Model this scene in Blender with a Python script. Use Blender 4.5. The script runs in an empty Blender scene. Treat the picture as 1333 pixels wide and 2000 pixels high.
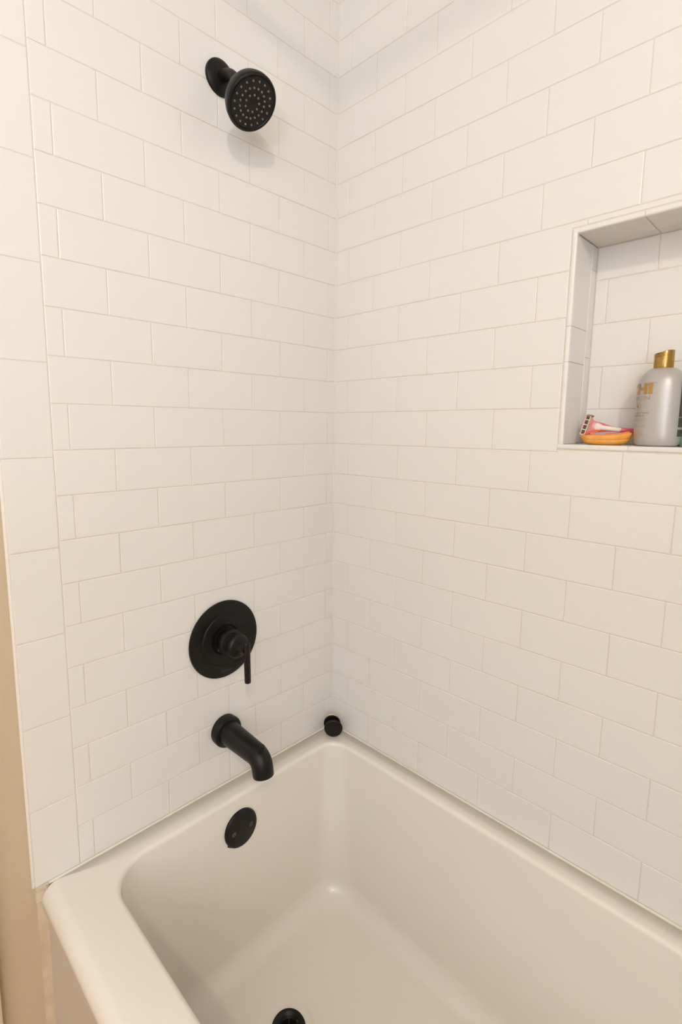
import bpy, bmesh, math, random
from mathutils import Vector, Matrix
from math import sin, cos, pi, radians

random.seed(4)
C = bpy.context.scene.collection
P = 0.0778                      # one tile course (3 inch tile plus joint)
Z0 = 1.933                      # height of the reference course line above the floor


def W(x, y, z):
    """tile-course units measured from the corner -> metres"""
    return Vector((x * P, y * P, z * P + Z0))


# ------------------------------------------------------------------ camera
cam_d = bpy.data.cameras.new('camera')
cam = bpy.data.objects.new('camera', cam_d)
C.objects.link(cam)
bpy.context.scene.camera = cam
cam_d.sensor_fit = 'VERTICAL'
cam_d.sensor_height = 36.0
cam_d.sensor_width = 24.0
cam_d.lens = 36.0 * 995.66 / 2000
cam_d.shift_x = (666.5 - 624.68) / 2000
cam_d.shift_y = -(1000 - 973.12) / 2000
cam_d.clip_start = 0.02
yaw, pitch, roll = -0.8013, -0.1388, 0.0063
f = Vector((sin(yaw) * cos(pitch), cos(yaw) * cos(pitch), sin(pitch)))
r = f.cross(Vector((0, 0, 1))).normalized()
u = r.cross(f)
r2 = cos(roll) * r + sin(roll) * u
u2 = -sin(roll) * r + cos(roll) * u
M = Matrix((r2, u2, -f)).transposed().to_4x4()
M.translation = W(11.9264, -12.2207, -7.4605)
cam.matrix_world = M

# ------------------------------------------------------------------ world, exposure, lamps
world = bpy.data.worlds.new('world')
bpy.context.scene.world = world
world.use_nodes = True
world.node_tree.nodes['Background'].inputs[0].default_value = (0.9, 0.85, 0.8, 1)
world.node_tree.nodes['Background'].inputs[1].default_value = 0.05
vs = bpy.context.scene.view_settings
vs.view_transform = 'Standard'
vs.look = 'None'
vs.exposure = 0.0
vs.gamma = 1.0
vs.use_curve_mapping = False


def lamp(name, kind, loc, energy, color, size=0.05, rot=(0, 0, 0), size_y=None):
    d = bpy.data.lights.new(name, kind)
    d.energy = energy
    d.color = color
    if kind == 'AREA':
        d.size = size
        if size_y:
            d.shape = 'RECTANGLE'
            d.size_y = size_y
    else:
        d.shadow_soft_size = size
    o = bpy.data.objects.new(name, d)
    C.objects.link(o)
    o.location = loc
    o.rotation_euler = rot
    return o


lamp('room_bulb', 'POINT', W(22, -20, 5.6), 34.0, (0.98, 0.895, 0.76), 0.038)
lamp('bounce_fill', 'AREA', (2.2, -2.65, 1.15), 81.0, (0.77, 0.89, 1.06), 0.5, (pi, 0, 0))  # added fill aimed at the ceiling, so the upper walls get soft light
lamp('camera_flash', 'POINT', W(9.6, -12.4, -5.6), 1.2, (0.80, 0.90, 1.0), 0.08)


# ------------------------------------------------------------------ materials
def mat(name, col, rough=0.5, metal=0.0, coat=0.0, bump=None, spec=0.5, var=None, sss=0.0):
    m = bpy.data.materials.new(name)
    m.use_nodes = True
    nt = m.node_tree
    b = nt.nodes['Principled BSDF']
    b.inputs['Base Color'].default_value = (*col, 1)
    b.inputs['Roughness'].default_value = rough
    b.inputs['Metallic'].default_value = metal
    b.inputs['Coat Weight'].default_value = coat
    b.inputs['Coat Roughness'].default_value = 0.06
    b.inputs['Specular IOR Level'].default_value = spec
    b.inputs['Subsurface Weight'].default_value = sss
    b.inputs['Subsurface Scale'].default_value = 0.01
    tc = nt.nodes.new('ShaderNodeTexCoord')
    if bump:
        scale, strength, dist, detail = bump
        n = nt.nodes.new('ShaderNodeTexNoise')
        n.inputs['Scale'].default_value = scale
        n.inputs['Detail'].default_value = detail
        nt.links.new(tc.outputs['Object'], n.inputs['Vector'])
        bp = nt.nodes.new('ShaderNodeBump')
        bp.inputs['Strength'].default_value = strength
        bp.inputs['Distance'].default_value = dist
        nt.links.new(n.outputs['Fac'], bp.inputs['Height'])
        nt.links.new(bp.outputs['Normal'], b.inputs['Normal'])
    if var:
        scale, col2 = var
        n = nt.nodes.new('ShaderNodeTexNoise')
        n.inputs['Scale'].default_value = scale
        n.inputs['Detail'].default_value = 6
        nt.links.new(tc.outputs['Object'], n.inputs['Vector'])
        rp = nt.nodes.new('ShaderNodeValToRGB')
        rp.color_ramp.elements[0].position = 0.35
        rp.color_ramp.elements[1].position = 0.65
        rp.color_ramp.elements[0].color = (*col, 1)
        rp.color_ramp.elements[1].color = (*col2, 1)
        nt.links.new(n.outputs['Fac'], rp.inputs['Fac'])
        nt.links.new(rp.outputs['Color'], b.inputs['Base Color'])
    return m


TILE = mat('white_glazed_tile', (0.815, 0.772, 0.712), 0.28, bump=(9, 0.25, 0.001, 1), spec=0.45)
GROUT = mat('cream_grout', (0.755, 0.66, 0.535), 0.85, bump=(400, 0.2, 0.0005, 3))
PAINT = mat('beige_wall_paint', (0.60, 0.485, 0.335), 0.7, bump=(90, 0.45, 0.002, 4))
PAINT2 = mat('pale_bounce_paint', (0.74, 0.71, 0.68), 0.7, bump=(90, 0.4, 0.002, 4))  # unseen walls only: invented paler tone, to cool the light they bounce
CEIL = mat('ceiling_paint', (0.80, 0.77, 0.73), 0.8, bump=(60, 0.2, 0.001, 3))
FLOOR = mat('brown_floor', (0.50, 0.26, 0.055), 0.45, bump=(30, 0.2, 0.001, 3), var=(6, (0.46, 0.235, 0.05)))
TUB = mat('white_tub_enamel', (0.85, 0.78, 0.68), 0.20, coat=0.0, spec=0.45)
OLDC = mat('aged_caulk', (0.66, 0.545, 0.40), 0.6, var=(30, (0.58, 0.46, 0.32)))
JOINTC = mat('corner_sealant', (0.83, 0.77, 0.68), 0.5, bump=(200, 0.1, 0.0003, 2))
CAULK = mat('caulk', (0.80, 0.74, 0.62), 0.5, var=(25, (0.76, 0.68, 0.53)))
BLACK = mat('matte_black_metal', (0.0075, 0.0055, 0.0045), 0.40, bump=(60, 0.1, 0.0003, 3), spec=0.26)
BLACK2 = mat('black_face', (0.006, 0.005, 0.0045), 0.22, spec=0.28)
DARK = mat('dark_hollow', (0.003, 0.003, 0.003), 0.6)
NOZZLE = mat('nozzle_rubber', (0.17, 0.12, 0.09), 0.10, coat=1.0)
SCREW = mat('black_screw', (0.10, 0.09, 0.08), 0.25, metal=0.8)
CHROME = mat('brushed_rod', (0.35, 0.33, 0.31), 0.3, metal=0.9)
SILVER = mat('silver_plastic', (0.53, 0.495, 0.46), 0.40, metal=0.3)
GOLDP = mat('gold_print', (0.50, 0.30, 0.09), 0.35, metal=0.5)
GOLDT = mat('pale_gold_print', (0.47, 0.36, 0.22), 0.4, metal=0.3)
GOLD = mat('gold_cap', (0.42, 0.245, 0.06), 0.24, metal=0.7, coat=0.3)
ORANGE = mat('orange_sponge', (0.90, 0.38, 0.06), 0.75, bump=(350, 0.5, 0.001, 3), var=(45, (0.94, 0.48, 0.12)), sss=0.15)
ORANGE2 = mat('orange_sponge_top', (0.90, 0.25, 0.09), 0.7, bump=(300, 0.5, 0.001, 3), sss=0.15)
PINK = mat('pink_plastic', (0.80, 0.13, 0.16), 0.22, coat=0.5)
PINK2 = mat('translucent_pink', (0.80, 0.30, 0.27), 0.25, coat=0.5, sss=0.3)
RED = mat('orange_red_strip', (0.90, 0.12, 0.03), 0.4)
CREAM = mat('cream_rubber', (0.85, 0.78, 0.66), 0.4)
BLADE = mat('razor_blade_steel', (0.14, 0.13, 0.11), 0.3, metal=0.8)
GREEN = mat('green_plastic', (0.28, 0.42, 0.30), 0.3, coat=0.3)
WASHER = mat('cream_washer', (0.72, 0.55, 0.33), 0.5)
WHITEP = mat('white_trim_paint', (0.72, 0.64, 0.50), 0.4)


def label_mat():
    m = bpy.data.materials.new('dark_printed_label')
    m.use_nodes = True
    nt = m.node_tree
    b = nt.nodes['Principled BSDF']
    b.inputs['Roughness'].default_value = 0.35
    tc = nt.nodes.new('ShaderNodeTexCoord')
    sp = nt.nodes.new('ShaderNodeSeparateXYZ')
    nt.links.new(tc.outputs['Object'], sp.inputs[0])
    mu = nt.nodes.new('ShaderNodeMath'); mu.operation = 'MULTIPLY'
    mu.inputs[1].default_value = 2 * pi / 0.0013
    nt.links.new(sp.outputs['Z'], mu.inputs[0])
    si = nt.nodes.new('ShaderNodeMath'); si.operation = 'SINE'
    nt.links.new(mu.outputs[0], si.inputs[0])
    n = nt.nodes.new('ShaderNodeTexNoise')
    n.inputs['Scale'].default_value = 700
    nt.links.new(tc.outputs['Object'], n.inputs['Vector'])
    ad = nt.nodes.new('ShaderNodeMath'); ad.operation = 'MULTIPLY'
    nt.links.new(si.outputs[0], ad.inputs[0]); nt.links.new(n.outputs['Fac'], ad.inputs[1])
    rp = nt.nodes.new('ShaderNodeValToRGB')
    rp.color_ramp.elements[0].position = 0.12
    rp.color_ramp.elements[1].position = 0.40
    rp.color_ramp.elements[0].color = (0.045, 0.030, 0.026, 1)
    rp.color_ramp.elements[1].color = (0.17, 0.145, 0.125, 1)
    nt.links.new(ad.outputs[0], rp.inputs['Fac'])
    nt.links.new(rp.outputs['Color'], b.inputs['Base Color'])
    return m


LABEL = label_mat()


# ------------------------------------------------------------------ helpers
def link(name, me, m, parent=None, smooth=None, loc=None):
    o = bpy.data.objects.new(name, me)
    C.objects.link(o)
    if m is not None and not me.materials:
        me.materials.append(m)
    if smooth:
        me.shade_smooth() if hasattr(me, 'shade_smooth') else None
        if smooth < 3.1:
            me.set_sharp_from_angle(angle=smooth)
    if loc is not None:
        o.location = loc
    if parent is not None:
        o.parent = parent
        if parent.matrix_basis != Matrix.Identity(4):
            o.matrix_parent_inverse = parent.matrix_basis.inverted()
    return o


def meshobj(name, verts, faces, m, parent=None, smooth=None, fix=True):
    me = bpy.data.meshes.new(name)
    me.from_pydata([tuple(v) for v in verts], [], faces)
    if fix:
        bm = bmesh.new(); bm.from_mesh(me)
        bmesh.ops.recalc_face_normals(bm, faces=bm.faces)
        bm.to_mesh(me); bm.free()
    me.update()
    return link(name, me, m, parent, smooth)


def box(name, lo, hi, m, parent=None, bevel=0.0, seg=2):
    bm = bmesh.new()
    bmesh.ops.create_cube(bm, size=1)
    lo, hi = Vector(lo), Vector(hi)
    for v in bm.verts:
        v.co = Vector(((lo[i] + hi[i]) / 2 + v.co[i] * (hi[i] - lo[i])) for i in range(3))
    if bevel:
        bmesh.ops.bevel(bm, geom=list(bm.edges), offset=bevel, segments=seg, affect='EDGES', profile=0.5)
    me = bpy.data.meshes.new(name)
    bm.to_mesh(me); bm.free()
    return link(name, me, m, parent, 0.6 if bevel else None)


def frame_of(d):
    d = Vector(d).normalized()
    a = d.cross(Vector((0, 1, 0)))
    if a.length < 0.2:
        a = d.cross(Vector((0, 0, 1)))
    a.normalize()
    return a, d.cross(a), d


def lathe(name, origin, d, prof, m, parent=None, n=48, smooth=0.6, scale=P):
    """prof: (distance along d, radius) in course units"""
    a, b, d = frame_of(d)
    vs_, fs = [], []
    rings = []
    for t, rad in prof:
        if rad <= 1e-6:
            rings.append([len(vs_)])
            vs_.append(Vector(origin) + d * t * scale)
        else:
            rings.append(list(range(len(vs_), len(vs_) + n)))
            for i in range(n):
                w = 2 * pi * i / n
                vs_.append(Vector(origin) + d * t * scale + (a * cos(w) + b * sin(w)) * rad * scale)
    for r0, r1 in zip(rings, rings[1:]):
        for i in range(n):
            j = (i + 1) % n
            if len(r0) == 1 and len(r1) == 1:
                break
            if len(r0) == 1:
                fs.append((r0[0], r1[i], r1[j]))
            elif len(r1) == 1:
                fs.append((r0[i], r0[j], r1[0]))
            else:
                fs.append((r0[i], r0[j], r1[j], r1[i]))
    return meshobj(name, vs_, fs, m, parent, smooth)


def tube(name, pts, rads, m, parent=None, n=32, smooth=0.8, caps=True, squash=None):
    """tube along points (metres)"""
    vs_, fs = [], []
    pts = [Vector(p) for p in pts]
    a = None
    for k, p in enumerate(pts):
        d = (pts[min(k + 1, len(pts) - 1)] - pts[max(k - 1, 0)]).normalized()
        if a is None:
            a = frame_of(d)[0]
        a = (a - d * a.dot(d)).normalized()
        b = d.cross(a)
        for i in range(n):
            w = 2 * pi * i / n
            ca, cb = cos(w), sin(w)
            if squash:
                ca *= squash[k][0]; cb *= squash[k][1]
            vs_.append(p + (a * ca + b * cb) * rads[k])
    for k in range(len(pts) - 1):
        for i in range(n):
            j = (i + 1) % n
            fs.append((k * n + i, k * n + j, (k + 1) * n + j, (k + 1) * n + i))
    if caps:
        fs.append(tuple(range(n)))
        fs.append(tuple(range((len(pts) - 1) * n, len(pts) * n)))
    return meshobj(name, vs_, fs, m, parent, smooth)


def thing(name, loc, label, cat, group=None):
    o = bpy.data.objects.new(name, None)
    C.objects.link(o)
    o.location = loc
    o.empty_display_size = 0.05
    o['label'] = label
    o['category'] = cat
    if group:
        o['group'] = group
    return o


def structure(o):
    o['kind'] = 'structure'
    return o


# ------------------------------------------------------------------ room shell
CEIL_Z = 2.44
TH = 0.008                       # tile thickness
LEFT_END = -9.676                # outer edge of the upright border tiles (course units)
TUB_L = 19.6
RIM = -18.03
X1, Y1 = 3.0, -3.40

floor = structure(box('floor', (-0.1, Y1 - 0.1, -0.08), (X1 + 0.1, 0.25, 0), FLOOR))
ceiling = structure(box('ceiling', (-0.1, Y1 - 0.1, CEIL_Z), (X1 + 0.1, 0.25, CEIL_Z + 0.08), CEIL))
wall_left = structure(box('wall_left', (-0.1, Y1, 0), (-TH - 0.001, 0.2, CEIL_Z), PAINT))
wall_front = structure(box('wall_front', (-0.1, Y1 - 0.1, 0), (X1 + 0.1, Y1, CEIL_Z), PAINT2))
wall_far = structure(box('wall_far', (X1, Y1, 0), (X1 + 0.1, 0.2, CEIL_Z), PAINT2))
wall_right = structure(box('wall_right', (TUB_L * P + TH, -0.80, 0), (TUB_L * P + 0.11, 0.0, CEIL_Z), PAINT))

# back wall with the niche opening
NX0, NX1, NZ0, NZ1, ND = 7.345, 12.30, -7.82, -3.25, 1.30
FR = 0.125                       # face width of the niche edge pieces
BW = 0.2
bx0, bx1 = NX0 - 0.1, NX1 + 0.1
bz0, bz1 = NZ0 - 0.1, NZ1 + 0.1


def back_block(bm, lo, hi):
    g = bmesh.ops.create_cube(bm, size=1)['verts']
    for v in g:
        v.co = Vector(((lo[i] + hi[i]) / 2 + v.co[i] * (hi[i] - lo[i])) for i in range(3))


bm = bmesh.new()
yb = TH + 0.001
z_lo, z_hi = bz0 * P + Z0, bz1 * P + Z0
back_block(bm, (-0.1, yb, 0), (bx0 * P, BW, CEIL_Z))
back_block(bm, (bx1 * P, yb, 0), (X1 + 0.1, BW, CEIL_Z))
back_block(bm, (bx0 * P, yb, 0), (bx1 * P, BW, z_lo))
back_block(bm, (bx0 * P, yb, z_hi), (bx1 * P, BW, CEIL_Z))
back_block(bm, (bx0 * P, ND * P + 0.009, z_lo), (bx1 * P, BW, z_hi))
me = bpy.data.meshes.new('wall_back')
bm.to_mesh(me); bm.free()
wall_back = structure(link('wall_back', me, PAINT))

# grout beds (thin layer the tiles are pressed into, 1 mm below their faces)
GD = 0.0009
zt, zr = CEIL_Z, RIM * P + Z0
box('grout', (-TH - 0.001, LEFT_END * P + 0.001, zr - 0.03), (-GD, 0.004, zt), GROUT, wall_left)
bm = bmesh.new()
for lo, hi in (((0.0, zr - 0.03), (NX0 - FR + 0.02, zt)), ((NX1 + FR - 0.02, zr - 0.03), (TUB_L, zt)),
               ((NX0 - FR + 0.02, zr - 0.03), (NX1 + FR - 0.02, (NZ0 - 0.10) * P + Z0)),
               ((NX0 - FR + 0.02, (NZ1 + FR - 0.02) * P + Z0), (NX1 + FR - 0.02, zt))):
    back_block(bm, (lo[0] * P, GD, lo[1]), (hi[0] * P, yb, hi[1]))
# inside the niche: back, head, jambs
back_block(bm, ((NX0 - 0.09) * P, ND * P + GD, (NZ0 - .09) * P + Z0), ((NX1 + 0.09) * P, ND * P + 0.009, (NZ1 + .09) * P + Z0))
back_block(bm, ((NX0 - 0.09) * P, 0.003, (NZ1 + 0.017) * P + Z0), ((NX1 + 0.09) * P, ND * P + GD, (NZ1 + 0.09) * P + Z0))
back_block(bm, ((NX0 - 0.09) * P, 0.003, (NZ0 - 0.09) * P + Z0), ((NX0 - 0.017) * P, ND * P + GD, (NZ1 + 0.017) * P + Z0))
back_block(bm, ((NX1 + 0.017) * P, 0.003, (NZ0 - 0.09) * P + Z0), ((NX1 + 0.09) * P, ND * P + GD, (NZ1 + 0.017) * P + Z0))
back_block(bm, ((NX0 - 0.017) * P, 0.003, (NZ0 - 0.09) * P + Z0), ((NX1 + 0.017) * P, ND * P + GD, (NZ0 - 0.017) * P + Z0))
me = bpy.data.meshes.new('grout')
bm.to_mesh(me); bm.free()
link('grout', me, GROUT, wall_back)
box('grout', (TUB_L * P + GD, -9.6 * P, zr - 0.03), (TUB_L * P + TH + 0.001, 0.004, zt), GROUT, wall_right)

# ------------------------------------------------------------------ tiles, one object each
JOINT = 0.0014 / P               # joint width in course units
BEV = 0.0011
mesh_cache = {}


def inset_rectilinear(poly, d):
    n = len(poly)
    out = []
    for i in range(n):
        p0, p1, p2 = Vector(poly[i - 1]), Vector(poly[i]), Vector(poly[(i + 1) % n])
        e0, e1 = (p1 - p0).normalized(), (p2 - p1).normalized()
        n0, n1 = Vector((-e0.y, e0.x)), Vector((-e1.y, e1.x))
        out.append(p1 + (n0 + n1) * d)
    return out


def tile_mesh(poly, th=TH):
    """poly: counter-clockwise outline in metres around the tile's centre"""
    key = tuple((round(x, 5), round(y, 5)) for x, y in poly) + (th,)
    if key in mesh_cache:
        return mesh_cache[key]
    n = len(poly)
    vs_, fs = [], []
    for d, z in ((0, -th), (0, -BEV), (BEV * 0.3, -BEV * 0.3), (BEV, 0)):
        for q in inset_rectilinear(poly, d):
            vs_.append((q[0], q[1], z))
    for k in range(3):
        for i in range(n):
            j = (i + 1) % n
            fs.append((k * n + i, k * n + j, (k + 1) * n + j, (k + 1) * n + i))
    fs.append(tuple(range(3 * n, 4 * n)))
    me = bpy.data.meshes.new('tile')
    me.from_pydata(vs_, [], fs)
    me.materials.append(TILE)
    me.update()
    mesh_cache[key] = me
    return me


def wall_frame(ux, vx, nx, org):
    Mx = Matrix((Vector(ux), Vector(vx), Vector(nx))).transposed().to_4x4()
    Mx.translation = org
    return Mx


F_LEFT = wall_frame((0, 1, 0), (0, 0, 1), (1, 0, 0), (0, 0, Z0))
F_BACK = wall_frame((1, 0, 0), (0, 0, 1), (0, -1, 0), (0, 0, Z0))
F_RIGHT = wall_frame((0, -1, 0), (0, 0, 1), (-1, 0, 0), (TUB_L * P, 0, Z0))
F_NBACK = wall_frame((1, 0, 0), (0, 0, 1), (0, -1, 0), (0, ND * P, Z0))
F_NHEAD = wall_frame((1, 0, 0), (0, -1, 0), (0, 0, -1), (0, 0, NZ1 * P + Z0))
F_NSILL = wall_frame((1, 0, 0), (0, 1, 0), (0, 0, 1), (0, 0, NZ0 * P + Z0))
F_NJL = wall_frame((0, 1, 0), (0, 0, 1), (1, 0, 0), (NX0 * P, 0, Z0))
F_NJR = wall_frame((0, -1, 0), (0, 0, 1), (-1, 0, 0), (NX1 * P, 0, Z0))


def put_tile(frame, poly, parent, name='tile', th=TH, j=JOINT):
    """poly in course units (u, v), joint centre to joint centre"""
    xs = [p[0] for p in poly]; ys = [p[1] for p in poly]
    cx, cy = (min(xs) + max(xs)) / 2, (min(ys) + max(ys)) / 2
    loc = [((x - cx) * P, (y - cy) * P) for x, y in poly]
    loc = [tuple(q) for q in inset_rectilinear(loc, j * P / 2)]
    o = bpy.data.objects.new(name, tile_mesh(loc, th))
    C.objects.link(o)
    lippage = random.uniform(-0.00015, 0.00015)
    o.matrix_world = frame @ Matrix.Translation((cx * P, cy * P, lippage)) @ \
        Matrix.Rotation(random.gauss(0, 0.0010), 4, 'X') @ Matrix.Rotation(random.gauss(0, 0.0010), 4, 'Y')
    o.parent = parent
    return o


def rect(u0, u1, v0, v1):
    return [(u0, v0), (u1, v0), (u1, v1), (u0, v1)]


ZTOP = (CEIL_Z - Z0) / P         # 6.517
ROWS = range(-7, 18)


def row_z(k):
    return max(RIM + 0.03, -(k + 1.0)), min(ZTOP, -float(k))


# left wall: running bond, then one column of upright border tiles
LT, LL = 8.679, 1.9926
for k in ROWS:
    z0, z1 = row_z(k)
    start = 0.345 if k % 2 else 1.367
    js = [0.0]
    x = start
    while x < LT - 0.05:
        js.append(x + (random.uniform(-0.012, 0.012) if x > 0.5 else 0)); x += LL
    js.append(LT)
    for a, b in zip(js, js[1:]):
        put_tile(F_LEFT, rect(-b, -a, z0, z1), wall_left)
ztj = -0.1807
j0 = int((ZTOP - ztj) / LL) + 1
zz = ztj + j0 * LL
while zz > RIM + 0.1:
    top, bot = min(zz, ZTOP), max(zz - LL, RIM + 0.03)
    if top - bot > 0.05:
        put_tile(F_LEFT, rect(LEFT_END, -LT, bot, top), wall_left, 'border_tile')
    zz -= LL

# back wall: running bond cut around the niche
fx0, fx1, fz0, fz1 = NX0 - FR, NX1 + FR, NZ0 - 0.115, NZ1 + FR
for k in ROWS:
    z0, z1 = row_z(k)
    drift = 0.0 if k < 7 else 0.08 + 0.010 * (k - 7)
    start = (1.53 if k % 2 else 0.53) + drift
    if k % 2 == 0 and k < 0:
        start = 0.56
    js = [0.0]
    x = start
    while x < TUB_L - 0.05:
        js.append(x + (random.uniform(-0.012, 0.012) if x > 0.7 else 0)); x += 1.995
    js.append(TUB_L)
    for a, b in zip(js, js[1:]):
        # overlap with the niche frame rectangle
        if z1 <= fz0 + 0.07 or z0 >= fz1 or b <= fx0 or a >= fx1:
            polys = [rect(a, b, z0, z1)]
            zt_ = fz0 - 0.022
            if k == 8 and a >= fx0 and b <= fx1:
                polys = [rect(a, b, z0, zt_)]
            elif k == 8 and a < fx0 < b:
                polys = [[(a, z0), (b, z0), (b, zt_), (fx0, zt_), (fx0, z1), (a, z1)]]
        else:
            cz0, cz1 = max(z0, fz0), min(z1, fz1)
            full = cz0 <= z0 + 0.10 and cz1 >= z1 - 1e-6
            if full:
                polys = []
                if a < fx0 - 0.03:
                    polys.append(rect(a, fx0, z0, z1))
                if b > fx1 + 0.03:
                    polys.append(rect(fx1, b, z0, z1))
            elif cz1 < z1:          # strip stays above the niche
                if a < fx0 < b:
                    polys = [[(a, z0), (fx0, z0), (fx0, cz1), (b, cz1), (b, z1), (a, z1)]]
                elif a < fx1 < b:
                    polys = [[(a, cz1), (fx1, cz1), (fx1, z0), (b, z0), (b, z1), (a, z1)]]
                else:
                    polys = [rect(a, b, cz1, z1)]
            else:
                polys = [rect(a, b, z0, z1)]
        for p in polys:
            put_tile(F_BACK, p, wall_back)

# end wall at the foot of the tub
for k in ROWS:
    z0, z1 = row_z(k)
    js = [0.0]
    x = 0.345 if k % 2 else 1.367
    while x < 9.5:
        js.append(x); x += LL
    js.append(9.6)
    for a, b in zip(js, js[1:]):
        put_tile(F_RIGHT, rect(a, b, z0, z1), wall_right)

# niche interior
for zb, zu, off in ((-4, NZ1, 8.60), (-5, -4, 7.62), (-6, -5, 8.55), (-7, -6, 7.63), (NZ0, -7, 8.60)):
    js = [NX0]
    x = off
    while x < NX1 - 0.05:
        js.append(x); x += 2
    js.append(NX1)
    for a, b in zip(js, js[1:]):
        put_tile(F_NBACK, rect(a, b, zb, zu), wall_back, 'niche_tile')
# jambs: front border with a rounded nose, thin strip behind
for FJ, sgn in ((F_NJL, 1), (F_NJR, -1)):
    for zb, zu in ((NZ0, -5.97), (-5.97, -5.19), (-5.19, NZ1)):
        a, b = (0.012, 0.98) if sgn > 0 else (-0.98, -0.012)
        put_tile(FJ, rect(a, b, zb, zu), wall_back, 'jamb_tile')
    for zb, zu in ((NZ0, -5.78), (-5.78, -3.78), (-3.78, NZ1)):
        a, b = (0.98, ND) if sgn > 0 else (-ND, -0.98)
        put_tile(FJ, rect(a, b, zb, zu), wall_back, 'jamb_tile', j=JOINT * 0.5)
js = [NX0, 8.62, 10.62, NX1]
for a, b in zip(js, js[1:]):
    put_tile(F_NHEAD, rect(a, b, -0.98, -0.012), wall_back, 'head_tile')
    put_tile(F_NHEAD, rect(a, b, -ND, -0.98), wall_back, 'head_tile', j=JOINT * 0.5)
js = [NX0 - FR + 0.02, 8.68, 10.68, NX1 + FR - 0.02]
for a, b in zip(js, js[1:]):
    put_tile(F_NSILL, rect(max(a, NX0), min(b, NX1), 0.02, ND), wall_back, 'sill_tile')


def nose(a, b, name, parent=wall_back, R=None):
    """quarter-round bullnose edge piece on the wall face round the niche; a, b: (x, z) ends; inner side given by R = (ix, iz)"""
    ax, az = a; bx, bz = b
    ix, iz = R
    pr = [(0.012, 0.008), (0.020, -0.004), (0.045, -0.009), (0.085, -0.009), (0.108, -0.002), (FR - 0.006, 0.014), (FR, 0.035), (FR, 0.10), (0.012, 0.10)]
    vs_, fs = [], []
    n = len(pr)
    for (ex, ez), e in ((a, 0), (b, 1)):
        for q, dpt in pr:
            # mitre where two pieces meet
            mx = mz = 0
            if e == 0 and R_mitre[0]:
                mx, mz = R_mitre[0][0] * q, R_mitre[0][1] * q
            if e == 1 and R_mitre[1]:
                mx, mz = R_mitre[1][0] * q, R_mitre[1][1] * q
            vs_.append(W(ex + ix * q + mx, dpt, ez + iz * q + mz))
    for i in range(n):
        j = (i + 1) % n
        fs.append((i, j, n + j, n + i))
    fs.append(tuple(range(n))); fs.append(tuple(range(n, 2 * n)))
    return meshobj(name, vs_, fs, TILE, parent, 0.9)


g = 0.006
ox0, oz1 = NX0 - FR, NZ1 + FR
R_mitre = (None, (0, -1))
nose((ox0, -5.19 + g), (ox0, oz1), 'edge_trim', R=(1, 0))
R_mitre = (None, None)
nose((ox0, -5.97 + g), (ox0, -5.19 - g), 'edge_trim', R=(1, 0))
nose((ox0, NZ0 - 0.03), (ox0, -5.97 - g), 'edge_trim', R=(1, 0))
R_mitre = ((1, 0), None)
nose((ox0, oz1), (8.62 - g, oz1), 'edge_trim', R=(0, -1))
R_mitre = (None, None)
nose((8.62 + g, oz1), (10.62 - g, oz1), 'edge_trim', R=(0, -1))
nose((10.62 + g, oz1), (NX1 + FR, oz1), 'edge_trim', R=(0, -1))
nose((NX1 + FR, NZ0 - 0.03), (NX1 + FR, NZ1), 'edge_trim', R=(-1, 0))
box('grout', W(NX0 - FR + 0.014, 0.012, NZ0 - 0.09), W(NX0 - 0.012, 0.06, NZ1 + 0.05), GROUT, wall_back)
box('grout', W(NX0 - FR + 0.014, 0.012, NZ1 + 0.012), W(NX1 + 0.05, 0.06, NZ1 + FR - 0.014), GROUT, wall_back)
box('grout', W(NX0 - FR + 0.01, 0.0, NZ0 - 0.10), W(NX1 + 0.05, 0.02, NZ0 - 0.012), GROUT, wall_back)
# sill nosing: thin slab edge flush with the sill, its end mitred at the jamb
for a, b in ((NX0 - FR, 8.68 - g), (8.68 + g, 10.68 - g), (10.68 + g, NX1 + FR)):
    box('sill_nosing', W(a, -0.012, NZ0 - 0.105), W(b, 0.03, NZ0 - 0.001), TILE, wall_back, 0.0010)

# door casing beyond the painted strip, at the far left edge
casing = structure(box('trim_1', (-TH - 0.002, -11.6 * P, 0), (0.012, -10.53 * P, 2.08), WHITEP, None, 0.003))

# ------------------------------------------------------------------ bathtub
tub = thing('bathtub', W(TUB_L / 2, -4.8, 0) * 1, 'white alcove bathtub with deep rounded basin set between the tiled walls', 'bathtub')
tub.location.z = 0.0


def rrect(x0, x1, y0, y1, rads, z, n=14, mid=6):
    """rounded rectangle (counter-clockwise from +x,-y corner); rads order: (x1,y0) (x1,y1) (x0,y1) (x0,y0)"""
    pts = []
    cs = [(x1, y0, -1, 1, -pi / 2), (x1, y1, -1, -1, 0), (x0, y1, 1, -1, pi / 2), (x0, y0, 1, 1, pi)]
    arcs = []
    for (cx, cy, sx, sy, a0), rr in zip(cs, rads):
        arcs.append([(cx + sx * rr + rr * cos(a0 + t * pi / 2 / n), cy + sy * rr + rr * sin(a0 + t * pi / 2 / n)) for t in range(n + 1)])
    for i in range(4):
        pts += arcs[i]
        p, q = arcs[i][-1], arcs[(i + 1) % 4][0]
        for t in range(1, mid + 1):
            w = t / (mid + 1)
            pts.append((p[0] + (q[0] - p[0]) * w, p[1] + (q[1] - p[1]) * w))
    return [W(x, y, z) for x, y in pts]


ox0_, ox1_, oy0_, oy1_ = 0.02, TUB_L - 0.04, -9.57, -0.035
rings = []


def outer(ins, z, rr=0.04):
    rr = max(rr - ins * 0.3, 0.03)
    rings.append(rrect(ox0_ + 0.01 + ins * 0.0, ox1_, oy0_ + ins, oy1_, (0.05, 0.03, 0.03, rr), z))


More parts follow.
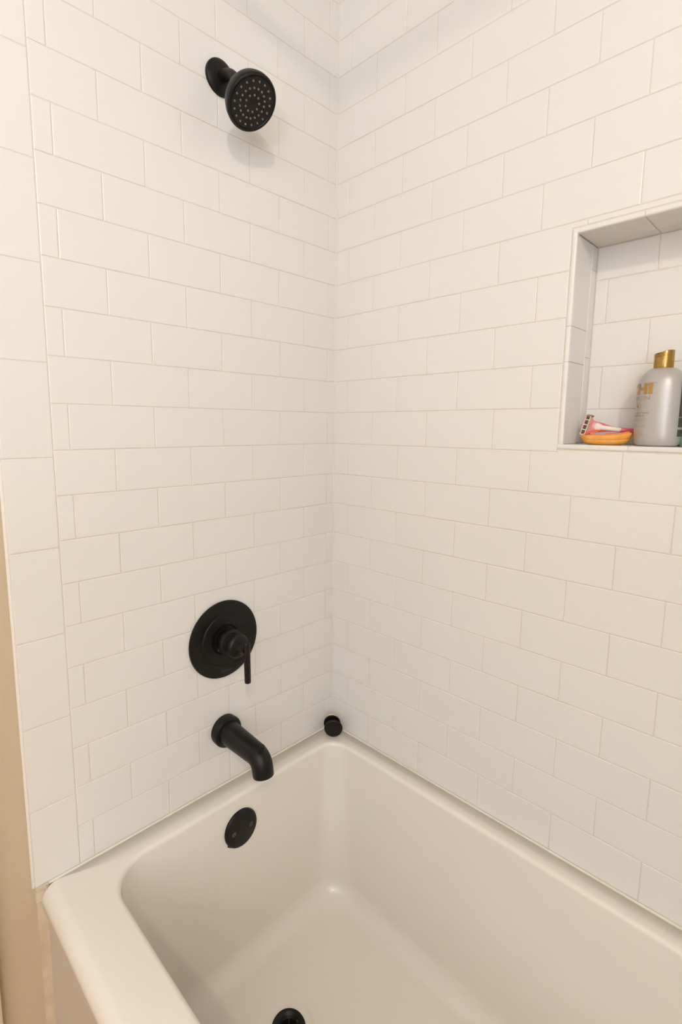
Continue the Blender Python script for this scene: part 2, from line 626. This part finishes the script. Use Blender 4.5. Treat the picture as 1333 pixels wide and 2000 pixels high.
zfl = -Z0 / P
outer(0.10, zfl + 0.01)
outer(0.10, -18.66)
outer(0.07, -18.60)
outer(0.00, -18.52)
er = 0.34
for t in range(0, 10):
    w = t / 9 * pi / 2
    outer(er * (1 - cos(w)), RIM - er + er * sin(w))
# basin: inner opening
ix0, ix1, iy0, iy1 = 0.70, TUB_L - 1.0, -8.30, -0.60


def inner(dx0, dx1, dy0, dy1, rad, z):
    rings.append(rrect(ix0 + dx0, ix1 - dx1, iy0 + dy0, iy1 - dy1, rad, z))


R0 = (1.1, 1.1, 0.62, 0.95)
rr_ = 0.12
for t in range(0, 9):
    w = t / 8 * pi / 2
    k = -rr_ + rr_ * sin(w)
    zt_ = RIM - rr_ + rr_ * cos(w)
    if t == 0:
        zt_ = RIM
    inner(k, k, k, k, tuple(max(0.1, q + (-k) * 0.8) for q in R0), zt_)
FLZ = -23.30
BR = 0.60
wall_steps = 6
ztopw, zbotw = RIM - rr_, FLZ + BR
for t in range(1, wall_steps + 1):
    w = t / wall_steps
    inner(0.20 * w, 2.4 * w, 0.35 * w, 0.17 * w, tuple(q + 0.35 * w for q in R0), ztopw + (zbotw - ztopw) * w)
for t in range(1, 11):
    w = t / 10 * pi / 2
    k = BR * (1 - cos(w))
    inner(0.20 + k * 1.0, 2.4 + k, 0.35 + k * 1.1, 0.17 + k * 0.95, tuple(q + 0.35 + k * 0.25 for q in R0), zbotw - BR * sin(w) + (0.04 * t / 10 if t > 5 else 0) * 0)
# floor closes on a circle round the drain
DX, DY = 3.12, -4.72
last = rings[-1]
ctr = W(DX, DY, FLZ)
for rad, z in ((1.10, FLZ - 0.005), (0.80, FLZ - 0.03), (0.70, FLZ - 0.035), (0.655, FLZ - 0.06), (0.60, FLZ - 0.085), (0.50, FLZ - 0.09), (0.40, FLZ - 0.09), (0.30, FLZ - 0.12), (0.28, FLZ - 0.7)):
    ring = []
    for p in last:
        d = Vector((p.x - ctr.x, p.y - ctr.y)).normalized()
        ring.append(Vector((ctr.x + d.x * rad * P, ctr.y + d.y * rad * P, z * P + Z0)))
    rings.append(ring)
n = len(rings[0])
vs_, fs = [], []
for rg in rings:
    vs_ += rg
for k in range(len(rings) - 1):
    for i in range(n):
        j = (i + 1) % n
        fs.append((k * n + i, k * n + j, (k + 1) * n + j, (k + 1) * n + i))
shell = meshobj('basin', vs_, fs, TUB, tub, 3.14)
# drain
dz = FLZ - 0.085
o_ = W(DX, DY, dz)
dr = lathe('drain_flange', o_, (0, 0, 1), [(-0.06, 0.27), (-0.03, 0.30), (0.03, 0.36), (0.05, 0.40), (0.045, 0.44), (0.0, 0.462), (-0.03, 0.462)], BLACK, tub)
lathe('drain_basket', o_, (0, 0, 1), [(-0.02, 0.30), (-0.10, 0.27), (-0.45, 0.26), (-0.5, 0.0)], DARK, dr)
bm = bmesh.new()
for a in range(3):
    g_ = bmesh.ops.create_cube(bm, size=1, matrix=Matrix.Translation(o_ + Vector((0, 0, -0.006))) @ Matrix.Rotation(a * pi / 3 + 0.3, 4, 'Z') @ Matrix.Diagonal((0.040, 0.003, 0.003, 1)))
bmesh.ops.create_cone(bm, cap_ends=True, segments=20, radius1=0.006, radius2=0.005, depth=0.005, matrix=Matrix.Translation(o_ + Vector((0, 0, -0.005))))
me = bpy.data.meshes.new('drain_cross'); bm.to_mesh(me); bm.free()
link('drain_cross', me, BLACK, dr)
# overflow plate on the end wall of the basin, following its slope
on = Vector((1, 0, 0.045)).normalized()
oc = W(0.735, -4.52, -19.03)
ov = lathe('overflow_plate', oc, on, [(-0.04, 0.54), (0.050, 0.552), (0.075, 0.540), (0.100, 0.505), (0.110, 0.47), (0.113, 0.0)], BLACK, tub)
for s in (-1, 1):
    sc = lathe('screw', oc + Vector((0, s * 0.30 * P, 0)) + on * 0.110 * P, on, [(-0.01, 0.07), (0.012, 0.07), (0.022, 0.055), (0.022, 0.035), (0.008, 0.03), (0.008, 0.0)], SCREW, ov, 20)
nt_ = box('overflow_notch', (-0.0040, -0.0055, -0.0030), (0.0026, 0.0055, 0.0030), DARK, None, 0.001)
nt_.matrix_world = Matrix.Translation(oc + Vector((0.0, -0.0305, -0.0290))) @ Matrix.Rotation(radians(-45), 4, 'X')
nt_.parent = ov


# caulk beads
def bead(name, a, b, na, nb, rad=0.0030, m=None):
    a, b = Vector(a), Vector(b)
    na, nb = Vector(na), Vector(nb)
    vs_, fs = [], []
    N = 40
    prof = [(0.0, 0.0), (1.0, 0.0), (0.55, 0.18), (0.25, 0.42), (0.12, 0.7), (0.0, 1.0)]
    for k in range(N + 1):
        c = a.lerp(b, k / N)
        rr = rad * (1 + random.uniform(-0.04, 0.04))
        for p, q in prof:
            vs_.append(c + na * p * rr + nb * q * rr)
    m_ = len(prof)
    for k in range(N):
        for i in range(m_):
            j = (i + 1) % m_
            fs.append((k * m_ + i, k * m_ + j, (k + 1) * m_ + j, (k + 1) * m_ + i))
    return structure(meshobj(name, vs_, fs, m or CAULK, None, 1.0))


zc = RIM * P + Z0
bead('trim_2', (0.0, 0, zc), (0.0, -9.42 * P, zc), (1, 0, 0), (0, 0, 1))
bead('trim_3', (0, 0.0, zc), (TUB_L * P, 0.0, zc), (0, -1, 0), (0, 0, 1))
bead('trim_4', (-0.0088, -9.45 * P, zc + 0.001), (-0.0088, -9.45 * P, 0.01), (1, 0, 0), (0, -1, 0), 0.015, OLDC)
bead('trim_5', (-0.0086, LEFT_END * P + 0.0016, CEIL_Z - 0.002), (-0.0086, LEFT_END * P + 0.0016, zc - 0.002), (1, 0, 0), (0, -1, 0), 0.0048, JOINTC)
structure(box('trim_6', (-0.0085, LEFT_END * P, zc - 0.006), (0.0035, -9.40 * P, zc + 0.003), OLDC, None, 0.0014))
# corner joint between the two tiled walls
box('corner_joint', (0.0, -0.0026, zc), (0.0026, 0.0, CEIL_Z), JOINTC, wall_back)

# ------------------------------------------------------------------ shower head
SY = -4.25
sh = thing('wall_shower', W(0, SY, 1.17), 'round matte black shower head on a short wall arm, high on the left tiled wall', 'shower')
lathe('wall_flange', W(0, SY, 1.175), (1, 0, 0), [(0.0, 0.42), (0.05, 0.42), (0.075, 0.41), (0.10, 0.37), (0.135, 0.28), (0.15, 0.16), (0.15, 0.13)], BLACK, sh, 56)
tilt = 0.861
nh = Vector((cos(tilt), 0, -sin(tilt)))
Fc = W(1.346, SY, 0.054)
back = Fc - nh * 0.92 * P
p0 = W(0.05, SY, 1.175)
arm_pts = []
p1 = W(0.50, SY, 1.13); p2 = back - nh * 0.0
for t in range(13):
    w = t / 12
    arm_pts.append((1 - w) ** 3 * p0 + 3 * (1 - w) ** 2 * w * p1 + 3 * (1 - w) * w * w * (p2 - nh * 0.25 * P) + w ** 3 * p2)
tube('shower_arm', arm_pts, [0.135 * P] * 13, BLACK, sh, 28)
hd = lathe('spray_head', Fc, -nh, [(0.03, 0.0), (0.03, 0.545), (0.012, 0.560), (0.0, 0.580), (0.0, 0.598), (0.02, 0.615), (0.06, 0.62), (0.18, 0.607), (0.30, 0.57), (0.40, 0.505), (0.48, 0.415), (0.55, 0.31), (0.62, 0.235),
      (0.70, 0.20), (0.76, 0.195), (0.77, 0.215), (0.90, 0.215), (0.92, 0.20), (0.94, 0.14)], BLACK, sh, 64, 0.7)
fa, fb, _ = frame_of(nh)
lathe('face_plate', Fc + nh * -0.028 * P, nh, [(0, 0.545), (0.008, 0.54), (0.012, 0.50), (0.012, 0.20), (0.004, 0.17), (0.004, 0.0)], BLACK2, hd, 56)
nz_mesh = None
for rad, cnt, ph in ((0.455, 18, 0.1), (0.315, 18, 0.0), (0.175, 9, 0.17)):
    for i in range(cnt):
        w = 2 * pi * i / cnt + ph
        c = Fc + (fa * cos(w) + fb * sin(w)) * rad * P - nh * 0.018 * P
        if nz_mesh is None:
            nz = lathe('nozzle', Vector((0, 0, 0)), nh, [(0, 0.026), (0.02, 0.024), (0.032, 0.016), (0.036, 0.0)], NOZZLE, None, 10)
            nz_mesh = nz.data
            nz.parent = sh
            nz.matrix_parent_inverse = sh.matrix_basis.inverted()
            nz.location = c
        else:
            nz = bpy.data.objects.new('nozzle', nz_mesh)
            C.objects.link(nz)
            nz.parent = sh
            nz.matrix_parent_inverse = sh.matrix_basis.inverted()
            nz.location = c

# ------------------------------------------------------------------ valve trim
VY, VZ = -4.48, -13.50
va = thing('shower_valve', W(0, VY, VZ), 'large round black valve plate with a straight lever handle hanging down', 'shower valve')
ORG = W(0, VY, VZ)
es = lathe('escutcheon', ORG, (1, 0, 0), [(0.0, 1.12), (0.02, 1.133), (0.06, 1.133), (0.085, 1.12), (0.098, 1.08), (0.106, 0.80), (0.098, 0.785), (0.094, 0.77), (0.100, 0.755), (0.116, 0.735), (0.122, 0.52),
      (0.122, 0.455), (0.10, 0.43), (0.03, 0.43), (0.03, 0.0)], BLACK, va, 72)
for w in (3.9, 1.15):
    lathe('screw', ORG + Vector((0.004, 0.33 * P * sin(w), 0.33 * P * cos(w))), (1, 0, 0), [(0, 0.06), (0.10, 0.06), (0.12, 0.045), (0.12, 0.03), (0.10, 0.025), (0.10, 0.0)], SCREW, es, 16)
lathe('valve_sleeve', ORG, (1, 0, 0), [(0.03, 0.25), (0.30, 0.25)], BLACK2, va, 40)
hb = lathe('handle_hub', ORG, (1, 0, 0), [(0.28, 0.26), (0.28, 0.36), (0.30, 0.385), (0.35, 0.395), (0.40, 0.385), (0.42, 0.35), (0.44, 0.31), (0.58, 0.29), (0.61, 0.315), (0.64, 0.335), (0.72, 0.34),
      (0.78, 0.31), (0.81, 0.26), (0.83, 0.18), (0.86, 0.13), (0.93, 0.105), (1.08, 0.10), (1.10, 0.0)], BLACK, va, 56)
lathe('lever', W(1.13, VY, -13.27), (0.02, 0, -1), [(0, 0.0), (0.0, 0.07), (0.02, 0.085), (0.06, 0.09), (1.10, 0.088), (1.13, 0.083), (1.15, 0.06), (1.15, 0.0)], BLACK, va, 28)


def text_mesh(body, size, bold=0.0, shear=0.0, spacing=1.0):
    cu = bpy.data.curves.new('txt', 'FONT')
    cu.body = body
    cu.size = size
    cu.align_x = 'CENTER'
    cu.align_y = 'CENTER'
    cu.offset = bold
    cu.shear = shear
    cu.space_character = spacing
    cu.resolution_u = 3
    o = bpy.data.objects.new('txt', cu)
    C.objects.link(o)
    bpy.context.view_layer.update()
    me = bpy.data.meshes.new_from_object(o.evaluated_get(bpy.context.evaluated_depsgraph_get()))
    C.objects.unlink(o)
    bpy.data.objects.remove(o)
    bpy.data.curves.remove(cu)
    return me


me = text_mesh('Symmons', 0.0075, 0.0, 0.35)
for v in me.vertices:
    x, y = v.co.x, v.co.y
    v.co = ORG + Vector((0.104 * P + 0.0003, 0.02 * P + x, -0.93 * P + y))
me.materials.clear()
link('printed_name', me, mat('faded_print', (0.075, 0.055, 0.04), 0.4), es)

# ------------------------------------------------------------------ tub spout
TY, TZ = -4.53, -16.27
sp = thing('tub_spout', W(0, TY, TZ), 'black tub spout with a small pull-up diverter pin on top', 'spout')
lathe('wall_flange', W(0, TY, TZ), (1, 0, 0), [(0, 0.43), (0.02, 0.45), (0.20, 0.46), (0.25, 0.445), (0.285, 0.40), (0.29, 0.35), (0.27, 0.32), (0.27, 0.2)], BLACK, sp, 56)
path, rad = [], []
for t in range(7):
    w = t / 6
    path.append(W(0.26 + 1.27 * w, TY, TZ - 0.02 * w)); rad.append((0.345 - 0.045 * w) * P)
bend = 10
ang = radians(78)
Rb = 0.31
for t in range(1, bend + 1):
    w = ang * t / bend
    path.append(W(1.53 + Rb * sin(w), TY, TZ - 0.02 - Rb * (1 - cos(w)))); rad.append((0.30 - 0.008 * t / bend) * P)
end = path[-1]
dd = Vector((cos(ang), 0, -sin(ang)))
for s in (0.1, 0.20, 0.235, 0.24):
    path.append(end + dd * s * P); rad.append((0.29 if s < 0.23 else (0.28 if s < 0.24 else 0.25)) * P)
path.append(end + dd * 0.18 * P); rad.append(0.235 * P)
tube('spout_body', path, rad, BLACK, sp, 40, 1.2)
lathe('diverter_pin', W(1.83, TY, -16.20), (0.06, 0, 1), [(-0.16, 0.056), (0.14, 0.056), (0.15, 0.068), (0.26, 0.070), (0.285, 0.06), (0.29, 0.0)], BLACK, sp, 20)

# ------------------------------------------------------------------ stopper left in the corner
ax = Vector((0.70, -0.70, -0.06)).normalized()
fc = W(0.645, -0.565, -17.712)
st = thing('tub_stopper', W(0.43, -0.4, RIM), 'small round black stopper on its side in the far corner of the tub rim', 'stopper')
lathe('front_disc', fc, -ax, [(0, 0), (0, 0.285), (0.015, 0.305), (0.045, 0.315), (0.075, 0.305), (0.085, 0.28), (0.085, 0.0)], BLACK, st, 48)
lathe('stem', fc - ax * 0.08 * P, -ax, [(0, 0.10), (0.19, 0.10)], DARK, st, 24)
bc = fc - ax * 0.26 * P + Vector((-0.03 * P, -0.03 * P, 0.03 * P))
lathe('back_disc', bc, -ax, [(0, 0), (0, 0.28), (0.01, 0.29), (0.05, 0.29), (0.06, 0.27), (0.06, 0.0)], BLACK, st, 48)
lathe('rubber_gasket', bc - ax * 0.065 * P + Vector((0, 0, 0.075 * P)), -ax, [(0, 0), (0, 0.215), (0.02, 0.23), (0.045, 0.215), (0.05, 0.0)], WASHER, st, 40)

# ------------------------------------------------------------------ curtain rod above the tub (its shadow falls on the back wall)
rod = thing('curtain_rod', W(TUB_L / 2, -9.4, 4.19), 'straight metal shower curtain rod high above the front of the tub', 'curtain rod')
rz = 4.19
tube('rod', [W(0.02, -9.4, rz), W(TUB_L - 0.02, -9.4, rz - 0.25)], [0.0095, 0.0095], CHROME, rod, 24)
lathe('rod_end', W(0, -9.4, rz), (1, 0, 0), [(0, 0.0), (0, 0.36), (0.08, 0.34), (0.22, 0.20), (0.24, 0.17)], CHROME, rod, 32)
lathe('rod_end', W(TUB_L, -9.4, rz - 0.25), (-1, 0, 0), [(0, 0.0), (0, 0.36), (0.08, 0.34), (0.22, 0.20), (0.24, 0.17)], CHROME, rod, 32)

# ------------------------------------------------------------------ shampoo bottle
BCX, BCY = 9.05, 0.60
BA, BB = 0.50, 0.424
nrm = radians(-77 - 68)
nv = Vector((cos(nrm), sin(nrm), 0))
tv = Vector((-sin(nrm), cos(nrm), 0))       # along the broad side, towards the camera's right
tv = tv if tv.dot(Vector((0.975, 0.22, 0))) > 0 else -tv
base_z = NZ0 + 0.002


def bpt(phi, z, s=1.0, off=0.0):
    d = tv * (BA * s * sin(phi)) + nv * (BB * s * cos(phi))
    out = (tv * (sin(phi) / BA) + nv * (cos(phi) / BB)).normalized()
    return W(BCX, BCY, z) + d * P + out * off


bt = thing('shampoo_bottle', W(BCX, BCY, base_z), 'silver oval shampoo bottle with gold flip cap and gold lettering in the niche', 'bottle')
prof = [(0.0, 0.0), (0.0, 0.80), (0.012, 0.86), (0.04, 0.92), (0.09, 0.96), (0.18, 0.985), (0.35, 1.0), (0.8, 1.0), (1.15, 0.995), (1.25, 0.98), (1.35, 0.94), (1.43, 0.875), (1.50, 0.78), (1.55, 0.67), (1.585, 0.55), (1.60, 0.42), (1.605, 0.36), (1.63, 0.35)]
N = 72
vs_, fs = [], []
H_ = 1.625 / 1.605
for z, s in prof:
    for i in range(N):
        ph = 2 * pi * i / N
        # the neck turns from oval to round
        q = bpt(ph, base_z + z * H_, max(s, 1e-4))
        if s < 0.6 and z > 1:
            w = min(1, (0.6 - s) / 0.2)
            cdir = (q - W(BCX, BCY, base_z + z * H_))
            rr = cdir.length * (1 - w) + w * s * 0.46 * P
            q = W(BCX, BCY, base_z + z * H_) + cdir.normalized() * rr
        vs_.append(q)
for k in range(len(prof) - 1):
    for i in range(N):
        j = (i + 1) % N
        fs.append((k * N + i, k * N + j, (k + 1) * N + j, (k + 1) * N + i))
body = meshobj('bottle_body', vs_, fs, SILVER, bt, 3.14)
# cap with a slanted lid and a thumb recess on its left side
cr, N = 0.182, 48
cz = base_z + 1.605 * H_
left = Vector((-0.975, -0.22, 0))
vs_, fs = [], []
capp = [(0.0, 0.0), (0.0, 0.985), (0.01, 1.0), (0.22, 1.0), (0.235, 0.99), (0.24, 1.0), (0.345, 0.995), (0.36, 0.97), (0.366, 0.90), (0.367, 0.0)]
for z, s in capp:
    for i in range(N):
        w = 2 * pi * i / N
        d = Vector((cos(w), sin(w), 0))
        zz_ = z
        l = d.dot(left) * s
        if z > 0.3:
            zz_ -= 0.022 * (l + 1) + 0.02 * max(0, min(1, (l - 0.0) * 6))
        rr = cr * s
        face = max(0, d.dot(Vector((-0.55, -0.83, 0))))
        if 0.23 < z < 0.35:
            rr -= 0.028 * max(0, (face - 0.75) / 0.25)
        vs_.append(W(BCX + d.x * rr, BCY + d.y * rr, cz + zz_))
for k in range(len(capp) - 1):
    for i in range(N):
        j = (i + 1) % N
        fs.append((k * N + i, k * N + j, (k + 1) * N + j, (k + 1) * N + i))
meshobj('gold_cap', vs_, fs, GOLD, bt, 0.7)

# arclength table for wrapping the print
tab = [(0.0, 0.0)]
ph, s_ = 0.0, 0.0
while ph < 3.2:
    s_ += math.sqrt((BA * cos(ph)) ** 2 + (BB * sin(ph)) ** 2) * 0.01
    ph += 0.01
    tab.append((s_, ph))


def phi_of(s):
    sg = -1 if s < 0 else 1
    s = abs(s)
    for (s0, p0_), (s1, p1_) in zip(tab, tab[1:]):
        if s1 >= s:
            return sg * (p0_ + (p1_ - p0_) * (s - s0) / (s1 - s0))
    return sg * pi


def wrap_text(name, body, s_half, z_lo_, z_hi_, m, bold=0.0, centre=0.0):
    """fit text into +-s_half (course units along the surface) and between two heights"""
    me = text_mesh(body, 1.0, bold)
    xs = [v.co.x for v in me.vertices]; ys = [v.co.y for v in me.vertices]
    bm = bmesh.new(); bm.from_mesh(me)
    x0, x1, y0, y1 = min(xs), max(xs), min(ys), max(ys)
    cuts = max(4, int(s_half / 0.012))
    for i in range(1, cuts):
        bmesh.ops.bisect_plane(bm, geom=bm.verts[:] + bm.edges[:] + bm.faces[:], plane_co=(x0 + (x1 - x0) * i / cuts, 0, 0), plane_no=(1, 0, 0))
    for v in bm.verts:
        s = centre + (-s_half + 2 * s_half * (v.co.x - x0) / (x1 - x0))
        z = z_lo_ + (z_hi_ - z_lo_) * (v.co.y - y0) / (y1 - y0)
        v.co = bpt(phi_of(s), z, 1.0, 0.00014)
    bm.to_mesh(me); bm.free()
    me.materials.clear()
    return link(name, me, m, body_obj)


body_obj = body
sh_l = 0.0
wrap_text('lettering', 'CHI', 0.375, -6.745, -6.505, GOLDP, 0.045)
wrap_text('lettering', 'TM', 0.022, -6.535, -6.505, GOLDT, 0.0, 0.415)
wrap_text('lettering', 'KERATIN', 0.335, -6.855, -6.775, GOLDT, 0.0)
wrap_text('lettering', 'RECONSTRUCTING', 0.345, -7.145, -7.11, GOLDP, 0.02)
wrap_text('lettering', 'SHAMPOO', 0.235, -7.205, -7.165, GOLDP, 0.03)
wrap_text('lettering', 'SHAMPOOING RECONSTRUCTEUR', 0.285, -7.265, -7.245, GOLDT)
wrap_text('lettering', 'CHAMPU RECONSTRUCTOR', 0.26, -7.305, -7.285, GOLDT)
wrap_text('lettering', 'SULFATE, PARABEN FREE', 0.29, -7.415, -7.39, GOLDT, 0.01)
wrap_text('lettering', '12 FL OZ', 0.15, -7.535, -7.515, GOLDT)
wrap_text('lettering', 'KERATIN HAIR CARE', 0.26, -7.585, -7.56, GOLDT)
wrap_text('lettering', '355 mL', 0.20, -7.635, -7.615, GOLDT)
# leaf emblem in a ring
vs_, fs = [], []
zc_ = -6.98


def add_patch(pts2):
    i0 = len(vs_)
    for s, z in pts2:
        vs_.append(bpt(phi_of(s), z, 1.0, 0.00014))
    fs.append(tuple(range(i0, i0 + len(pts2))))


for i in range(36):
    a0, a1 = 2 * pi * i / 36, 2 * pi * (i + 1) / 36
    add_patch([(0.13 * cos(a0), zc_ + 0.085 * sin(a0)), (0.13 * cos(a1), zc_ + 0.085 * sin(a1)), (0.12 * cos(a1), zc_ + 0.077 * sin(a1)), (0.12 * cos(a0), zc_ + 0.077 * sin(a0))])
for ang_, ln in ((1.9, 0.12), (2.5, 0.08), (1.2, 0.075), (0.7, 0.07), (0.25, 0.06)):
    pts = []
    for t in range(9):
        w = t / 8
        r_w = 0.018 * sin(pi * w)
        pts.append((w * ln * cos(ang_) - r_w * sin(ang_), zc_ - 0.03 + w * ln * sin(ang_) + r_w * cos(ang_)))
    for t in range(7, 0, -1):
        w = t / 8
        r_w = 0.018 * sin(pi * w)
        pts.append((w * ln * cos(ang_) + r_w * sin(ang_), zc_ - 0.03 + w * ln * sin(ang_) - r_w * cos(ang_)))
    add_patch(pts)
meshobj('leaf_emblem', vs_, fs, GOLDP, body, fix=False)


# dark back label in three blocks
def lab(phi0, phi1, z0, z1, nseg=24):
    vs_, fs = [], []
    for i in range(nseg + 1):
        ph_ = phi0 + (phi1 - phi0) * i / nseg
        vs_.append(bpt(ph_, z0, 1.0, 0.00016)); vs_.append(bpt(ph_, z1, 1.0, 0.00016))
    for i in range(nseg):
        fs.append((2 * i, 2 * i + 2, 2 * i + 3, 2 * i + 1))
    return meshobj('back_label', vs_, fs, LABEL, body, 3.14, fix=False)


lab(2.02, 4.2, -7.21, -6.50)
lab(2.02, 4.2, -7.42, -7.225)
lab(2.02, 2.8, -7.61, -7.47)

# ------------------------------------------------------------------ green bottle at the right edge
gb = thing('green_bottle', W(9.815, 0.80, NZ0), 'pale green bottle cut off by the right edge, beside the silver bottle', 'bottle')
lathe('bottle_body', W(9.815, 0.80, NZ0 + 0.002), (0, 0, 1), [(0, 0), (0, 0.38), (0.03, 0.41), (0.10, 0.42), (1.2, 0.42), (1.35, 0.39), (1.45, 0.30), (1.5, 0.17), (1.52, 0.15)], GREEN, gb, 48, 1.0)
lathe('bottle_cap', W(9.815, 0.80, NZ0 + 1.51), (0, 0, 1), [(0, 0.0), (0, 0.16), (0.28, 0.155), (0.30, 0.14), (0.30, 0)], CREAM, gb, 32)

# ------------------------------------------------------------------ orange sponge pad
sx, sy, sz = 8.03, 0.60, NZ0 + 0.001
pad = thing('sponge_pad', W(sx, sy, sz), 'oval orange sponge pad with a scooped top under the pink razor', 'sponge')
N = 56


def oval(prof, name, m, parent, lift=True):
    vs_, fs = [], []
    for z, s in prof:
        for i in range(N):
            w = 2 * pi * i / N
            wob = 1 + 0.012 * sin(5 * w + z * 9) + 0.008 * sin(11 * w)
            x = 0.505 * s * cos(w) * wob + 0.05 * max(0, cos(w)) ** 12 * s
            y = 0.37 * s * sin(w) * wob
            up = 0.10 * max(0, cos(w)) ** 3 * (z / 0.3) + 0.008 * sin(3 * w) * (z / 0.3)
            vs_.append(W(sx + x, sy + y, sz + z + (up if lift else 0)))
    for k in range(len(prof) - 1):
        for i in range(N):
            j = (i + 1) % N
            fs.append((k * N + i, k * N + j, (k + 1) * N + j, (k + 1) * N + i))
    return meshobj(name, vs_, fs, m, parent, 3.14)


oval([(0.0, 0.001), (0.0, 0.55), (0.012, 0.68), (0.04, 0.80), (0.075, 0.885), (0.095, 0.905), (0.10, 0.885), (0.105, 0.91), (0.145, 0.965), (0.185, 1.0), (0.20, 0.985), (0.21, 0.95), (0.20, 0.90)], 'sponge_body', ORANGE, pad)
oval([(0.19, 0.925), (0.222, 0.90), (0.232, 0.84), (0.222, 0.76), (0.20, 0.5), (0.19, 0.001)], 'sponge_top', ORANGE2, pad)

# ------------------------------------------------------------------ razor resting on the pad
rz_ = thing('razor', W(8.0, 0.70, -7.50), 'pink razor with a cream grip lying on the orange sponge', 'razor')
# handle: from the head (left) to behind the bottle (right)
HP = [(7.84, 0.67, -7.425), (7.92, 0.70, -7.432), (8.02, 0.75, -7.448), (8.12, 0.80, -7.466), (8.24, 0.87, -7.480), (8.36, 0.93, -7.495), (8.50, 1.0, -7.520), (8.64, 1.07, -7.548), (8.74, 1.12, -7.565)]
HR = [0.125, 0.105, 0.078, 0.060, 0.052, 0.055, 0.068, 0.078, 0.05]
import itertools


def smooth_path(pts, k=4):
    out = []
    P_ = [Vector(p) for p in pts]
    for i in range(len(P_) - 1):
        a0, a1, a2, a3 = P_[max(i - 1, 0)], P_[i], P_[i + 1], P_[min(i + 2, len(P_) - 1)]
        for t in range(k):
            w = t / k
            out.append(0.5 * ((2 * a1) + (-a0 + a2) * w + (2 * a0 - 5 * a1 + 4 * a2 - a3) * w * w + (-a0 + 3 * a1 - 3 * a2 + a3) * w ** 3))
    out.append(P_[-1])
    return out


def blade_tube(name, pts, rads, thick, m, parent):
    """flat-sided bar: tall in z, thinner across"""
    sp_ = smooth_path([(*p, ) for p in pts])
    rr = [v.x for v in smooth_path([(q, 0, 0) for q in rads])]
    tt = [v.x for v in smooth_path([(q, 0, 0) for q in thick])]
    vs_, fs = [], []
    n_ = 20
    for k, p in enumerate(sp_):
        d = (sp_[min(k + 1, len(sp_) - 1)] - sp_[max(k - 1, 0)]).normalized()
        side = d.cross(Vector((0, 0, 1))).normalized()
        up = side.cross(d)
        for i in range(n_):
            w = 2 * pi * i / n_
            q = p + side * cos(w) * tt[k] + up * sin(w) * rr[k]
            vs_.append(W(*q))
    for k in range(len(sp_) - 1):
        for i in range(n_):
            j = (i + 1) % n_
            fs.append((k * n_ + i, k * n_ + j, (k + 1) * n_ + j, (k + 1) * n_ + i))
    fs.append(tuple(range(n_))); fs.append(tuple(range((len(sp_) - 1) * n_, len(sp_) * n_)))
    return meshobj(name, vs_, fs, m, parent, 1.2)


blade_tube('handle', HP, HR, [0.05, 0.055, 0.055, 0.055, 0.05, 0.05, 0.05, 0.05, 0.03], PINK, rz_)
GPp = [(7.775, 0.615, -7.415), (7.80, 0.62, -7.417), (7.845, 0.635, -7.420), (7.90, 0.655, -7.424), (7.93, 0.67, -7.430), (7.97, 0.685, -7.438), (8.08, 0.745, -7.457), (8.20, 0.815, -7.474), (8.27, 0.855, -7.480), (8.295, 0.868, -7.482)]
blade_tube('grip', GPp, [0.02, 0.070, 0.092, 0.076, 0.060, 0.056, 0.053, 0.048, 0.040, 0.012], [0.01, 0.035, 0.05, 0.045, 0.04, 0.04, 0.04, 0.04, 0.03, 0.01], CREAM, rz_)
# cartridge: tilted bar with blades, seen edge-on
hd_c = W(7.625, 0.58, -7.385)
Rh = Matrix.Rotation(radians(15), 4, 'Y')


def hbox(name, c, size, m, parent, bev=0.0006):
    bm = bmesh.new()
    bmesh.ops.create_cube(bm, size=1)
    for v in bm.verts:
        v.co = Vector((v.co.x * size[0], v.co.y * size[1], v.co.z * size[2]))
    if bev:
        bmesh.ops.bevel(bm, geom=list(bm.edges), offset=bev, segments=2, affect='EDGES')
    for v in bm.verts:
        v.co = hd_c + Rh @ (Vector(c) + v.co)
    me = bpy.data.meshes.new(name)
    bm.to_mesh(me); bm.free()
    return link(name, me, m, parent, 0.7)


cart = hbox('cartridge', (0.0, 0.003, 0), (0.0065, 0.012, 0.034), BLADE, rz_, 0.0012)
hbox('pink_back', (0.0062, 0.003, -0.002), (0.006, 0.010, 0.030), PINK2, rz_, 0.002)
for q in (-0.0165, -0.0075, 0.0015, 0.0105):
    hbox('clip', (0.0, 0.0015, q), (0.0078, 0.0145, 0.0014), CREAM, cart, 0.0003)
hbox('guard', (-0.0038, 0.002, 0), (0.0016, 0.0142, 0.035), mat('guard_pink', (0.82, 0.48, 0.40), 0.4), cart, 0.0004)
hbox('head_cap', (0.001, 0.002, 0.0180), (0.009, 0.0145, 0.0035), mat('brown_cap', (0.35, 0.20, 0.12), 0.3), cart, 0.001)
hbox('side_rail', (0.0040, 0.0008, 0.0), (0.0010, 0.0150, 0.036), CREAM, cart, 0.0003)
blade_tube('neck', [(7.665, 0.60, -7.405), (7.70, 0.62, -7.41), (7.78, 0.65, -7.42), (7.86, 0.675, -7.427), (7.90, 0.69, -7.43)], [0.13, 0.145, 0.135, 0.120, 0.105], [0.03, 0.045, 0.05, 0.05, 0.05], PINK2, rz_)
vs_ = [W(7.60, 0.50, -7.565), W(7.90, 0.55, -7.50), W(7.88, 0.62, -7.47), W(7.62, 0.62, -7.555), W(7.60, 0.50, -7.59), W(7.90, 0.55, -7.535), W(7.88, 0.62, -7.52), W(7.62, 0.62, -7.585)]
meshobj('red_strip', vs_, [(0, 1, 2, 3), (4, 7, 6, 5), (0, 4, 5, 1), (1, 5, 6, 2), (2, 6, 7, 3), (3, 7, 4, 0)], RED, rz_)
